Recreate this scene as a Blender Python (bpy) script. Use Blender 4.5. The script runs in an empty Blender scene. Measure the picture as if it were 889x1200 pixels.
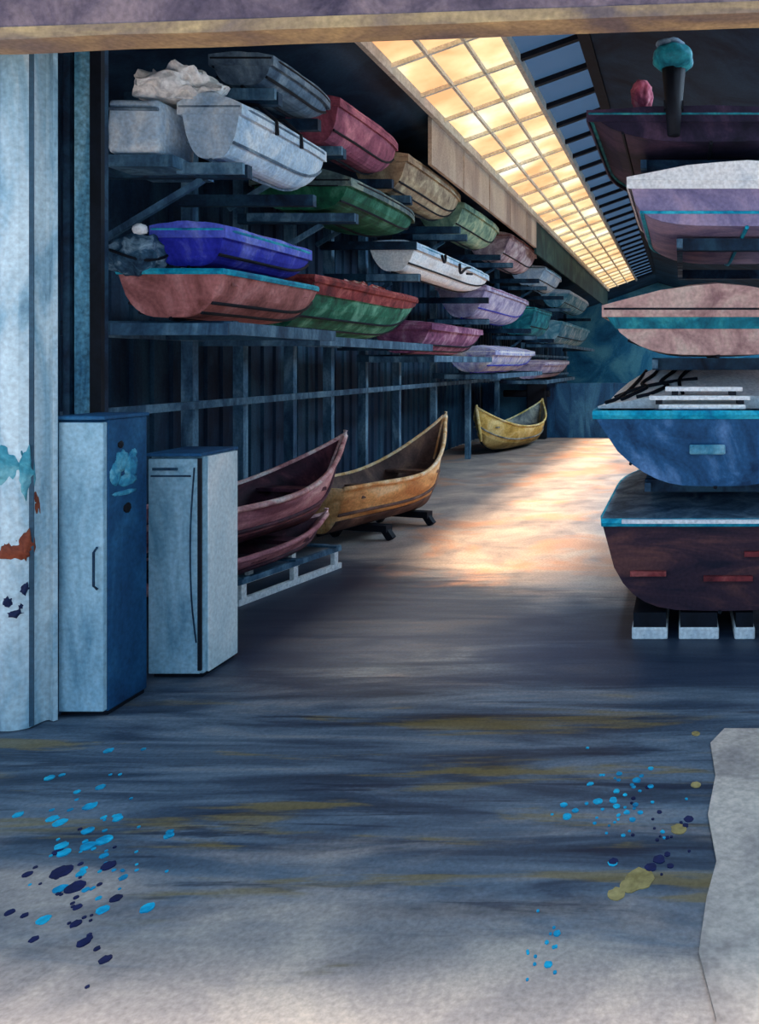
import bpy, bmesh, math, random
from mathutils import Vector, Matrix, noise
random.seed(7)
S = bpy.context.scene
COL = S.collection
F, VX, VY, EYE = 1000.0, 798.0, 426.0, 1.7

def at(px, py, d):            # point seen at px,py at depth d
    return Vector(((px - VX) / F * d, d, EYE - (py - VY) / F * d))
def flo(px, py):              # the same on the floor
    d = EYE * F / (py - VY)
    return Vector(((px - VX) / F * d, d, 0))

# ---------------------------------------------------------------- materials
def srgb(c):
    return tuple(((v / 255) / 12.92 if v / 255 <= .04045 else ((v / 255 + .055) / 1.055) ** 2.4) for v in c) + (1,)
MATS = {}
def wash(name, cols, scale=3.0, stretch=(1, 1, 1), rough=.7, grain=.14, spec=.25, bump=.0, metal=0.0):
    """mottled weathered paint: pigment patches between the given colours plus fine grain"""
    if name in MATS: return MATS[name]
    m = bpy.data.materials.new(name); m.use_nodes = True
    nt = m.node_tree; N = nt.nodes; L = nt.links
    b = N['Principled BSDF']; b.inputs['Roughness'].default_value = rough
    b.inputs['Specular IOR Level'].default_value = spec; b.inputs['Metallic'].default_value = metal
    tc = N.new('ShaderNodeTexCoord'); mp = N.new('ShaderNodeMapping'); mp.inputs['Scale'].default_value = stretch
    L.new(tc.outputs['Object'], mp.inputs['Vector'])
    n1 = N.new('ShaderNodeTexNoise'); n1.inputs['Scale'].default_value = scale; n1.inputs['Detail'].default_value = 7
    n1.inputs['Roughness'].default_value = .62; n1.inputs['Distortion'].default_value = .7
    L.new(mp.outputs[0], n1.inputs['Vector'])
    r = N.new('ShaderNodeValToRGB'); e = r.color_ramp.elements
    while len(e) < len(cols): e.new(.5)
    for i, c in enumerate(cols):
        e[i].position = .35 + .29 * i / max(1, len(cols) - 1); e[i].color = srgb(c)
    L.new(n1.outputs['Fac'], r.inputs['Fac'])
    n2 = N.new('ShaderNodeTexNoise'); n2.inputs['Scale'].default_value = 46; n2.inputs['Detail'].default_value = 3
    L.new(tc.outputs['Object'], n2.inputs['Vector'])
    mr = N.new('ShaderNodeMapRange'); mr.inputs[1].default_value = .3; mr.inputs[2].default_value = .7
    mr.inputs[3].default_value = 1 - grain * 1.6; mr.inputs[4].default_value = 1 + grain
    L.new(n2.outputs['Fac'], mr.inputs[0])
    mx = N.new('ShaderNodeMix'); mx.data_type = 'RGBA'; mx.blend_type = 'MULTIPLY'; mx.inputs[0].default_value = 1
    L.new(r.outputs[0], mx.inputs[6]); L.new(mr.outputs[0], mx.inputs[7])
    L.new(mx.outputs[2], b.inputs['Base Color'])
    if bump:
        bp = N.new('ShaderNodeBump'); bp.inputs['Strength'].default_value = bump; bp.inputs['Distance'].default_value = .02
        L.new(n1.outputs['Fac'], bp.inputs['Height']); L.new(bp.outputs[0], b.inputs['Normal'])
    MATS[name] = m
    return m

M = {}
M['navy'] = wash('navy_steel', [(14, 26, 44), (24, 52, 76), (40, 78, 100)], 4)
M['steel'] = wash('blue_steel', [(36, 66, 92), (66, 104, 130), (112, 150, 172)], 5, (1, 1, .4))
M['ink'] = wash('dark_ink', [(8, 10, 18), (18, 24, 36)], 5)
M['white'] = wash('white_paint', [(226, 230, 232), (246, 246, 244), (252, 250, 246)], 5)
M['tarpwhite'] = wash('cream_canvas', [(228, 226, 222), (248, 244, 238), (252, 248, 244)], 6)
M['cyan'] = wash('cyan_paint', [(0, 110, 150), (0, 160, 190), (60, 190, 210)], 6)
M['teal'] = wash('teal_paint', [(10, 70, 90), (20, 120, 135), (60, 160, 160)], 5)

# ---------------------------------------------------------------- mesh helpers
def obj(name, bm, m, parent=None, smooth=False, solid=0, bevel=0, sub=0):
    bmesh.ops.recalc_face_normals(bm, faces=bm.faces[:])
    me = bpy.data.meshes.new(name); bm.to_mesh(me); bm.free()
    if smooth:
        for p in me.polygons: p.use_smooth = True
    me.materials.append(m)
    o = bpy.data.objects.new(name, me); COL.objects.link(o)
    if parent: o.parent = parent
    if solid:
        s = o.modifiers.new('s', 'SOLIDIFY'); s.thickness = solid; s.offset = -1
    if bevel:
        b = o.modifiers.new('b', 'BEVEL'); b.width = bevel; b.segments = 2; b.limit_method = 'ANGLE'
    if sub:
        s = o.modifiers.new('u', 'SUBSURF'); s.levels = sub; s.render_levels = sub
    return o
def thing(name, label, cat, loc=(0, 0, 0), rot=(0, 0, 0), group=None):
    o = bpy.data.objects.new(name, None); COL.objects.link(o)
    o.location = loc; o.rotation_euler = rot
    o['label'] = label; o['category'] = cat
    if group: o['group'] = group
    return o
def tag(o, label, cat, group=None, kind=None):
    o['label'] = label; o['category'] = cat
    if group: o['group'] = group
    if kind: o['kind'] = kind
    return o
def struct(name, bm, m, parent=None, **k):
    o = obj(name, bm, m, parent, **k)
    if not parent: o['kind'] = 'structure'
    return o
def BM(): return bmesh.new()
def box(bm, a, b, rot=None):
    a, b = Vector(a), Vector(b); c = (a + b) / 2; s = b - a
    mat = Matrix.Translation(c) @ (rot if rot else Matrix.Identity(4)) @ Matrix.Diagonal((s.x, s.y, s.z, 1))
    bmesh.ops.create_cube(bm, size=1, matrix=mat)
    return bm
def bar(bm, p, q, w, h):       # rectangular bar from p to q
    p, q = Vector(p), Vector(q); d = q - p
    rot = d.to_track_quat('Y', 'Z').to_matrix().to_4x4()
    bmesh.ops.create_cube(bm, size=1, matrix=Matrix.Translation((p + q) / 2) @ rot @ Matrix.Diagonal((w, d.length, h, 1)))
    return bm
def loft(bm, rings, close=False, cap0=False, cap1=False):
    vs = [[bm.verts.new(p) for p in r] for r in rings]
    n = len(vs[0])
    for a, b in zip(vs, vs[1:]):
        for i in range(n if close else n - 1):
            j = (i + 1) % n
            try: bm.faces.new((a[i], a[j], b[j], b[i]))
            except ValueError: pass
    if cap0: bm.faces.new(vs[0][::-1])
    if cap1: bm.faces.new(vs[-1])
    return bm
def tube(bm, pts, r, n=8, closed=False, flat=1.0):
    pts = [Vector(p) for p in pts]; rings = []
    for i, p in enumerate(pts):
        if closed: t = pts[(i + 1) % len(pts)] - pts[i - 1]
        else: t = pts[min(i + 1, len(pts) - 1)] - pts[max(i - 1, 0)]
        t.normalize()
        up = Vector((0, 0, 1)) if abs(t.z) < .95 else Vector((1, 0, 0))
        u = t.cross(up).normalized(); v = u.cross(t).normalized()
        rr = r[i] if isinstance(r, (list, tuple)) else r
        rings.append([p + u * math.cos(2 * math.pi * k / n) * rr * flat + v * math.sin(2 * math.pi * k / n) * rr for k in range(n)])
    if closed:
        rings.append(rings[0])
        loft(bm, rings, True)
        bmesh.ops.remove_doubles(bm, verts=bm.verts[:], dist=1e-5)
    else: loft(bm, rings, True, True, True)
    return bm
def blob(bm, c, size, amp=.15, freq=3.0, seed=0, sub=4):
    r = bmesh.ops.create_icosphere(bm, subdivisions=sub, radius=1)
    for v in r['verts']:
        n = v.co.normalized()
        k = 1 + amp * noise.noise(n * freq + Vector((seed, seed * 2, 0))) + amp * .5 * noise.noise(n * freq * 2.7 + Vector((0, seed, 3)))
        v.co = Vector((n.x * size[0] * k + c[0], n.y * size[1] * k + c[1], n.z * size[2] * k + c[2]))
    return bm
def smooth_path(pts, k=4):
    pts = [Vector(p) for p in pts]; out = []
    for i in range(len(pts) - 1):
        p0, p1, p2, p3 = pts[max(i - 1, 0)], pts[i], pts[i + 1], pts[min(i + 2, len(pts) - 1)]
        for j in range(k):
            t = j / k
            out.append(.5 * ((2 * p1) + (p2 - p0) * t + (2 * p0 - 5 * p1 + 4 * p2 - p3) * t * t + (3 * p1 - p0 - 3 * p2 + p3) * t ** 3))
    out.append(pts[-1]); return out

# ---------------------------------------------------------------- boat builder
def hull_fn(L, W, D, bow=.3, flare=.7, rise=.1, keelrise=.55, stern=.92, rake=.0, p=.5, q=.45):
    """returns section(s) -> (half beam, sheer z, keel z, y) for s 0..1 stern to bow"""
    def sec(s):
        w = W / 2 * (stern + (1 - stern) * min(1, s / .3))
        if s > .5:
            t = (s - .5) / .5
            w *= 1 - (1 - bow) * t ** 2.2
        zs = D * (1 + rise * max(0, (s - .35) / .65) ** 2)
        zk = D * keelrise * max(0, (s - .55) / .45) ** 2.5
        return w, zs, zk, s * L
    def ring(s, n=15):
        w, zs, zk, y = sec(s); h = zs - zk; out = []
        for i in range(n):
            a = math.pi * i / (n - 1)
            cx, sz = math.cos(a), math.sin(a)
            v = sz ** q
            f = 1 - (1 - flare) * v ** 1.3
            x = w * (abs(cx) ** p) * (1 if cx > 0 else -1) * f
            yy = y + rake * (1 - v) * (-1 if s < .5 else 1) * (abs(s - .5) * 2) ** 3 * h
            out.append(Vector((x, yy, zs - h * v)))
        return out
    return sec, ring
def boat(name, label, cat, loc, L, W, D, hull_m, rail_m, cover_m=None, camber=.06, rot=(0, 0, 0), group=None,
         strakes=1, strake_m=None, thwarts=2, keel=True, straps=0, bands=None, rail=.02, open_in=None, **hk):
    if name == 'dinghy': hk['bow'] = max(hk.get('bow', .3), .66)
    t = thing(name, label, cat, loc, rot, group)
    sec, ring = hull_fn(L, W, D, **hk)
    ss = [i / 14 for i in range(15)]
    bm = BM(); loft(bm, [ring(s) for s in ss], False, True, True)
    obj('hull', bm, hull_m, t, smooth=False, solid=.014)
    n = 15
    path = [ring(s)[0] for s in ss] + [ring(s)[n - 1] for s in reversed(ss)]
    bm = BM(); tube(bm, path, rail, 6, True); obj('gunwale', bm, rail_m, t)
    if cover_m:
        bm = BM(); rings = []
        for s in ss:
            w, zs, zk, y = sec(s); y = min(max(y, -.0), L); row = []
            w += .015
            e = math.sin(math.pi * min(1, max(0, .12 + s * .8))) ** .5
            if s == 0: y -= .016
            row.append(Vector((w, y, zs - .05)))
            for k in range(9):
                u = 1 - k / 4
                row.append(Vector((w * u, y, zs + .022 + camber * e * (1 - abs(u) ** 1.6) + .012 * noise.noise(Vector((u * 3, y * 4, L * 9))))))
            row.append(Vector((-w, y, zs - .05)))
            rings.append(row)
        loft(bm, rings, False, True, True); obj('boat_cover', bm, cover_m, t, solid=.012)
        for k in range(straps):
            s = (k + 1) / (straps + 1) * .8 + .02
            w, zs, zk, y = sec(s)
            bm = BM(); tube(bm, [(w + .025, y, zs - .07), (w + .02, y, zs + .02), (w * .5, y, zs + .03 + camber), (0, y, zs + .035 + camber), (-w * .5, y, zs + .03 + camber), (-w - .02, y, zs + .02), (-w - .025, y, zs - .07)], .014, 6)
            obj('strap', bm, M['ink'], t)
    else:
        for k in range(thwarts):
            s = .12 + .62 * k / max(1, thwarts - 1)
            w, zs, zk, y = sec(s)
            h = zs - (zs - zk) * .22
            bm = BM(); box(bm, (-w * .93, y - .07, h - .015), (w * .93, y + .07, h + .012)); obj('thwart', bm, open_in or rail_m, t)
    for side in (1, -1):
        for k in range(strakes):
            i = 2 + 2 * k if side > 0 else n - 3 - 2 * k
            pts = [ring(s)[i] + Vector((.006 * side, 0, 0)) for s in ss]
            bm = BM(); tube(bm, pts, .011, 5); obj('rubbing_strake', bm, strake_m or M['ink'], t)
    if keel:
        bm = BM(); tube(bm, [ring(s)[7] + Vector((0, 0, -.006)) for s in ss], .014, 5); obj('keel', bm, strake_m or M['ink'], t)
    for (f0, f1, m) in bands or []:   # painted plank bands along the hull
        for side in (0, 1):
            bm = BM(); rr = []
            for s in ss:
                r = ring(s, 61)
                if side: r = r[::-1]
                seg = r[int(f0 * 30):int(f1 * 30) + 1]
                rr.append([v + Vector(((.006 if v.x > 0 else -.006), 0, -.002)) for v in seg])
            loft(bm, rr); obj('painted_band', bm, m, t, solid=.004)
        bm = BM()
        r = ring(0, 61); a = [v + Vector((0, -.007, 0)) for v in r[int(f0 * 30):int(f1 * 30) + 1]]
        b = [v + Vector((0, -.007, 0)) for v in r[::-1][int(f0 * 30):int(f1 * 30) + 1]]
        loft(bm, [a, b]); obj('painted_band', bm, m, t, solid=.004)
    return t
def scribble(parent, strokes, m=None, r=.008, name='painted_mark'):
    for st in strokes:
        bm = BM(); tube(bm, smooth_path(st, 4), r, 6); obj(name, bm, m or M['ink'], parent, smooth=True)

# ================================================================ SETTING
# floor: stained concrete, mid-floor shade painted into its colour
m = bpy.data.materials.new('shaded_stained_concrete'); m.use_nodes = True
nt = m.node_tree; N = nt.nodes; LK = nt.links; b = N['Principled BSDF']
b.inputs['Specular IOR Level'].default_value = .3
tc = N.new('ShaderNodeTexCoord')
def nz(scale, st, detail=6, dist=.5, off=(0, 0, 0)):
    mp = N.new('ShaderNodeMapping'); mp.inputs['Scale'].default_value = st; mp.inputs['Location'].default_value = off
    LK.new(tc.outputs['Object'], mp.inputs['Vector'])
    n = N.new('ShaderNodeTexNoise'); n.inputs['Scale'].default_value = scale; n.inputs['Detail'].default_value = detail
    n.inputs['Roughness'].default_value = .62; n.inputs['Distortion'].default_value = dist
    LK.new(mp.outputs[0], n.inputs['Vector']); return n
def ramp(src, stops):
    r = N.new('ShaderNodeValToRGB'); e = r.color_ramp.elements
    while len(e) < len(stops): e.new(.5)
    for i, (p, c) in enumerate(stops): e[i].position = p; e[i].color = srgb(c) if len(c) == 3 else c
    LK.new(src, r.inputs['Fac']); return r
def val(f): return (f, f, f, 1)
def mixc(fac, a, bb, mode='MIX'):
    x = N.new('ShaderNodeMix'); x.data_type = 'RGBA'; x.blend_type = mode
    for i, s in ((0, fac), (6, a), (7, bb)):
        if hasattr(s, 'is_linked'): LK.new(s, x.inputs[i])
        else: x.inputs[i].default_value = s
    return x.outputs[2]
def mth(op, a, bb=None, clamp=False):
    x = N.new('ShaderNodeMath'); x.operation = op; x.use_clamp = clamp
    for i, s in ((0, a), (1, bb)):
        if s is None: continue
        if hasattr(s, 'is_linked'): LK.new(s, x.inputs[i])
        else: x.inputs[i].default_value = s
    return x.outputs[0]
sep = N.new('ShaderNodeSeparateXYZ'); LK.new(tc.outputs['Object'], sep.inputs[0])
X, Y = sep.outputs[0], sep.outputs[1]
pale_tone = ramp(nz(1.6, (1, 1, 1)).outputs['Fac'], [(.3, (136, 128, 128)), (.5, (186, 168, 158)), (.7, (224, 200, 180))]).outputs[0]
stain_shade = ramp(nz(1.5, (.5, 3.2, 1), 8, .9).outputs['Fac'], [(.3, (26, 38, 54)), (.45, (64, 80, 98)), (.58, (108, 122, 136)), (.72, (150, 144, 142))]).outputs[0]  # streaky stain tones, sunk to navy for the shaded mid floor
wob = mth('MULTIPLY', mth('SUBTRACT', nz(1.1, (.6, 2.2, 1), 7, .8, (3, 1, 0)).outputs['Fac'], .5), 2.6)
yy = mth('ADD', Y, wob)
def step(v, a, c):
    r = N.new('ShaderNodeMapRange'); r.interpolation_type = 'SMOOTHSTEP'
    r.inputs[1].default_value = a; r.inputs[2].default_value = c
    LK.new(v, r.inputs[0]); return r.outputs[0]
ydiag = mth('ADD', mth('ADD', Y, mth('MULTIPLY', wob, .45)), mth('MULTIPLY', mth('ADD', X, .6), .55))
shade_band = mth('MULTIPLY', step(yy, 2.35, 3.1), mth('SUBTRACT', 1.0, step(ydiag, 5.7, 6.9)))  # shade painted across the mid floor, far edge slanted along the sun patch
c = mixc(shade_band, pale_tone, stain_shade)
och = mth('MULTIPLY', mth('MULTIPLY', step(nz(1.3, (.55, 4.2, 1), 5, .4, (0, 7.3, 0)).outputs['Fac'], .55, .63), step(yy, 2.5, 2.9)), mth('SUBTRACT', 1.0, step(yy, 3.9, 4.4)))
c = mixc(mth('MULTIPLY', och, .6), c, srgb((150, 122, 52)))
orange_patch = mth('MULTIPLY', step(nz(.8, (1, 1, 1), 4, .4, (5, 2, 0)).outputs['Fac'], .5, .62), step(yy, 6.2, 7.2))  # random orange patches beyond the doorway
c = mixc(mth('MULTIPLY', orange_patch, .6), c, srgb((224, 158, 118)))
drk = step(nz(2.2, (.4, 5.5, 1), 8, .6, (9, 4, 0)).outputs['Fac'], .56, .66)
c = mixc(mth('MULTIPLY', drk, mth('MULTIPLY', shade_band, .75)), c, srgb((18, 30, 54)))
shade_deep = mth('MULTIPLY', step(yy, 4.0, 5.0), mth('SUBTRACT', 1.0, step(ydiag, 5.5, 6.5)))  # deeper shade painted in just short of the sun patch
c = mixc(mth('MULTIPLY', shade_deep, .85), c, srgb((30, 46, 72)))
gr = nz(55, (1, 1, 1), 3, 0).outputs['Fac']
g = ramp(gr, [(.3, val(.66)), (.7, val(1.0))]).outputs[0]
c = mixc(1.0, c, g, 'MULTIPLY')
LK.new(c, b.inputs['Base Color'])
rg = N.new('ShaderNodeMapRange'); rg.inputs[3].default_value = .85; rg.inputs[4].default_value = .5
LK.new(shade_band, rg.inputs[0]); LK.new(rg.outputs[0], b.inputs['Roughness'])
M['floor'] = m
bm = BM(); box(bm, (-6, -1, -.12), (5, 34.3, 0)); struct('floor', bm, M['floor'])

# pale paving on the right of the yard
M['pave'] = wash('pale_paving', [(150, 136, 130), (184, 166, 154), (210, 190, 174)], 2.5)
bm = BM()
edge = [(.10, 1.2), (.07, 1.6), (.09, 2.2), (.05, 2.45), (.08, 2.7), (.12, 2.9), (.10, 3.2), (.14, 3.5), (.13, 3.8), (.2, 3.95)]
lo = [bm.verts.new((x, y, 0)) for x, y in edge] + [bm.verts.new((1.6, 3.95, 0)), bm.verts.new((1.6, 1.2, 0))]
f = bm.faces.new(lo); r = bmesh.ops.extrude_face_region(bm, geom=[f])
for v in r['geom']:
    if isinstance(v, bmesh.types.BMVert): v.co.z = .012
struct('trim_4', bm, M['pave'])

M['wallnavy'] = wash('dark_blue_boarding', [(14, 30, 50), (24, 52, 78), (44, 84, 108)], 1.6, (1, 1, .35))
def boarded(bm, x, y0, y1, z1, step_=.28, depth=.03, axis='x'):
    a = y0
    prof = []
    while a < y1:
        prof += [(a, 0), (a + step_ * .8, 0), (a + step_ * .85, depth), (a + step_ * .95, depth)]
        a += step_
    if axis == 'x': loft(bm, [[Vector((x + dd, yv, 0)) for yv, dd in prof], [Vector((x + dd, yv, z1)) for yv, dd in prof]])
    else: loft(bm, [[Vector((yv, x + dd, 0)) for yv, dd in prof], [Vector((yv, x + dd, z1)) for yv, dd in prof]])
    return bm
bm = BM(); boarded(bm, -4.7, 3.9, 34.2, 3.66); struct('wall_left', bm, M['wallnavy'], solid=.08)
bm = BM(); boarded(bm, 3.6, 3.9, 34.2, 3.66); struct('wall_right', bm, M['wallnavy'], solid=.08)
bm = BM(); box(bm, (-4.8, 34.1, 0), (3.7, 34.3, 5.1)); struct('wall_back', bm, wash('blue_end_wall', [(20, 80, 116), (40, 120, 156), (90, 160, 180)], .8))
# inner partition across the end of the aisle
bm = BM(); boarded(bm, 19.6, -4.55, -.5, 1.25, .34, .08, 'y'); struct('wall_partition', bm, wash('blue_partition', [(16, 44, 76), (36, 86, 124), (70, 126, 156)], 2, (1, 1, .3)), solid=.05)

# roof: left slope with the skylight, ridge, right slope
def rz(x): return 4.34 + .36 * (x + 2.6)
M['roof'] = wash('dark_roof', [(10, 22, 40), (22, 44, 66), (38, 66, 88)], 1.2)
def slab(xa, xb, ya, yb, mat, name, th=.06, par=None):
    bm = BM()
    p = [(xa, rz(xa)), (xb, rz(xb)), (xb, rz(xb) + th), (xa, rz(xa) + th)]
    loft(bm, [[Vector((x, ya, z)) for x, z in p], [Vector((x, yb, z)) for x, z in p]], True, True, True)
    return struct(name, bm, mat, par)
SKX0, SKX1, SKY0, SKY1 = -2.6, -1.6, 5.6, 30.5
DKX1 = -.95
ceil = bpy.data.objects.new('ceiling', None); COL.objects.link(ceil); ceil['kind'] = 'structure'
slab(-4.8, SKX0, 3.7, 34.2, M['roof'], 'roof_slope', par=ceil)
slab(SKX0, DKX1, 3.7, SKY0, M['roof'], 'roof_slope', par=ceil)
slab(SKX0, DKX1, SKY1, 34.2, M['roof'], 'roof_slope', par=ceil)
zr = rz(DKX1)
def rz2(x): return zr + (3.62 - zr) * (x - DKX1) / (3.7 - DKX1)
def slab2(xa, xb, ya, yb, mat, name, th=.06, par=None, up=0):
    bm = BM()
    p = [(xa, rz2(xa) + up), (xb, rz2(xb) + up), (xb, rz2(xb) + th + up), (xa, rz2(xa) + th + up)]
    loft(bm, [[Vector((x, ya, z)) for x, z in p], [Vector((x, yb, z)) for x, z in p]], True, True, True)
    return obj(name, bm, mat, par)
RS0, RS1 = .9, 2.5
slab2(DKX1, RS0, 3.7, 34.2, M['roof'], 'roof_slope', par=ceil)
slab2(RS1, 3.7, 3.7, 34.2, M['roof'], 'roof_slope', par=ceil)
slab2(RS0, RS1, 3.7, 4.6, M['roof'], 'roof_slope', par=ceil)
slab2(RS0, RS1, 18.5, 28.8, M['roof'], 'roof_slope', par=ceil)
slab2(RS0, RS1, 33.6, 34.2, M['roof'], 'roof_slope', par=ceil)

def glow(name, col, strength, trans):
    m = bpy.data.materials.new(name); m.use_nodes = True; nt = m.node_tree; nt.nodes.clear(); n = nt.nodes
    o = n.new('ShaderNodeOutputMaterial'); e = n.new('ShaderNodeEmission'); t = n.new('ShaderNodeBsdfTransparent'); a = n.new('ShaderNodeAddShader')
    tc = n.new('ShaderNodeTexCoord'); nn = n.new('ShaderNodeTexNoise'); nn.inputs['Scale'].default_value = 1.1; nn.inputs['Detail'].default_value = 5
    r = n.new('ShaderNodeValToRGB')
    for i, c in enumerate(col):
        if i > 1: r.color_ramp.elements.new(.5)
    for i, c in enumerate(col):
        r.color_ramp.elements[i].position = .33 + .34 * i / (len(col) - 1); r.color_ramp.elements[i].color = srgb(c)
    l = nt.links
    l.new(tc.outputs['Object'], nn.inputs['Vector']); l.new(nn.outputs['Fac'], r.inputs['Fac']); l.new(r.outputs[0], e.inputs['Color'])
    e.inputs['Strength'].default_value = strength; t.inputs['Color'].default_value = trans
    l.new(e.outputs[0], a.inputs[0]); l.new(t.outputs[0], a.inputs[1]); l.new(a.outputs[0], o.inputs['Surface'])
    return m
M['pane'] = glow('daylit_yellow_pane', [(238, 158, 72), (252, 210, 140), (255, 244, 222)], .62, (.58, .51, .43, 1))
m = bpy.data.materials.new('dark_blue_glass'); m.use_nodes = True; nt = m.node_tree; n = nt.nodes
b = n['Principled BSDF']; b.inputs['Base Color'].default_value = srgb((26, 76, 112)); b.inputs['Roughness'].default_value = .5
t = n.new('ShaderNodeBsdfTransparent'); t.inputs['Color'].default_value = (.8, .9, 1, 1)
x = n.new('ShaderNodeMixShader'); x.inputs[0].default_value = .66
nt.links.new(t.outputs[0], x.inputs[1]); nt.links.new(b.outputs[0], x.inputs[2]); nt.links.new(x.outputs[0], n['Material Output'].inputs['Surface'])
M['dkglass'] = m
M['bars'] = wash('grey_glazing_bar', [(214, 212, 196), (232, 228, 210), (244, 240, 224)], 6)
w1 = bpy.data.objects.new('window_1', None); COL.objects.link(w1); w1['kind'] = 'structure'
bm = BM()
p = [(SKX0, rz(SKX0) + .03), (SKX1, rz(SKX1) + .03), (SKX1, rz(SKX1) + .04), (SKX0, rz(SKX0) + .04)]
loft(bm, [[Vector((x, SKY0, z)) for x, z in p], [Vector((x, SKY1, z)) for x, z in p]], True, True, True)
obj('pane', bm, M['pane'], w1)
bm = BM()
for k in range(1, 3):
    xx = SKX0 + (SKX1 - SKX0) * k / 3
    bar(bm, (xx, SKY0, rz(xx)), (xx, SKY1, rz(xx)), .03, .04)
yv = SKY0 + .3
while yv < SKY1:
    bar(bm, (SKX0, yv, rz(SKX0)), (SKX1, yv, rz(SKX1)), .036, .04); yv += .85
obj('glazing_bar', bm, M['bars'], w1)
bm = BM()
for xx in (SKX0, SKX1): bar(bm, (xx, SKY0, rz(xx) - .01), (xx, SKY1, rz(xx) - .01), .05, .1)
obj('frame', bm, wash('pale_frame', [(180, 176, 164), (214, 210, 200)], 6), w1)
w2 = bpy.data.objects.new('window_2', None); COL.objects.link(w2); w2['kind'] = 'structure'
bm = BM()
p = [(SKX1, rz(SKX1) + .03), (DKX1, rz(DKX1) + .03), (DKX1, rz(DKX1) + .04), (SKX1, rz(SKX1) + .04)]
loft(bm, [[Vector((x, SKY0, z)) for x, z in p], [Vector((x, SKY1, z)) for x, z in p]], True, True, True)
obj('pane', bm, M['dkglass'], w2)
bm = BM(); yv = SKY0 + .4
while yv < SKY1:
    bar(bm, (SKX1, yv, rz(SKX1)), (DKX1, yv, rz(DKX1)), .07, .05); yv += .8
bar(bm, (DKX1, SKY0, rz(DKX1)), (DKX1, SKY1, rz(DKX1)), .12, .1)
obj('glazing_bar', bm, M['ink'], w2)

fill3 = bpy.data.objects.new('fill_skylight', None); COL.objects.link(fill3); fill3['kind'] = 'structure'  # added unseen skylight on the right slope, glows as fill light
MATS['fill_pane'] = glow('blue_fill_pane', [(150, 196, 236), (190, 220, 244), (220, 236, 250)], 6.0, (.3, .32, .34, 1))
slab2(RS0, RS1, 4.6, 18.5, MATS['fill_pane'], 'pane', .01, fill3, .03)
slab2(RS0, RS1, 28.8, 33.6, MATS['fill_pane'], 'pane', .01, fill3, .03)  # second glowing stretch, added to light the end wall
bm = BM(); yv = 4.6
while yv < 18.6:
    bar(bm, (RS0, yv, rz2(RS0) + .03), (RS1, yv, rz2(RS1) + .03), .04, .05); yv += .85
obj('glazing_bar', bm, M['bars'], fill3)
# beige boarding hanging under the left edge of the skylight
bm = BM(); box(bm, (SKX0 - .07, 9.0, 3.8), (SKX0 - .03, 15.5, 4.33))
for k in range(4): box(bm, (SKX0 - .03, 10.3 + k * 1.4, 3.8), (SKX0 - .02, 10.34 + k * 1.4, 4.33))
struct('trim_1', bm, wash('beige_boarding', [(150, 130, 118), (184, 162, 144), (206, 188, 166)], 1.4, (1, 1, .5)))
bm = BM(); box(bm, (SKX0 - .07, 15.5, 3.7), (SKX0 - .03, 30.5, 4.33)); struct('trim_2', bm, wash('green_boarding', [(18, 44, 48), (30, 66, 66), (60, 92, 84)], 1.4))

# front wall over the opening, lintel beam with its ochre lower board
M['mauve'] = wash('mauve_render', [(74, 62, 76), (112, 94, 102), (146, 122, 122)], 3.2, (1, 1, 1), bump=.3)
bm = BM()
prof = [(-4.8, 3.25), (3.7, 3.55), (3.7, 9.6), (DKX1, 10.4), (-4.8, 9.6)]  # carried high above the roof, out of view, to shade the yard
loft(bm, [[Vector((x, 3.72, z)) for x, z in prof], [Vector((x, 3.9, z)) for x, z in prof]], True, True, True)
struct('wall_front', bm, M['mauve'])
ty = Matrix.Rotation(math.radians(-2.0), 4, 'Y')
def lint(y0, y1, za, zb, mat, name, nseg=44, jag=.0):
    bm = BM(); rr = []
    for i in range(nseg + 1):
        xx = -4.6 + 7.4 * i / nseg
        o = .0349 * (xx + 3.0); j = jag * noise.noise(Vector((xx * 2.3, za, 4)))
        rr.append([Vector((xx, y0, za + o + j)), Vector((xx, y1, za + o + j)), Vector((xx, y1, zb + o)), Vector((xx, y0, zb + o))])
    loft(bm, rr, True, True, True); return struct(name, bm, mat)
lint(3.6, 3.75, 3.10, 3.6, M['mauve'], 'trim_3', jag=.004)
lint(3.595, 3.76, 3.062, 3.112, wash('ochre_board', [(112, 96, 94), (152, 126, 98), (196, 164, 116)], 2.4, (.6, 1, 2)), 'trim_5', jag=.008)
# right side of the opening and the return on the left
bm = BM(); box(bm, (2.6, 3.72, 0), (3.7, 3.9, 3.5)); struct('wall_front_right', bm, M['mauve'])

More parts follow.
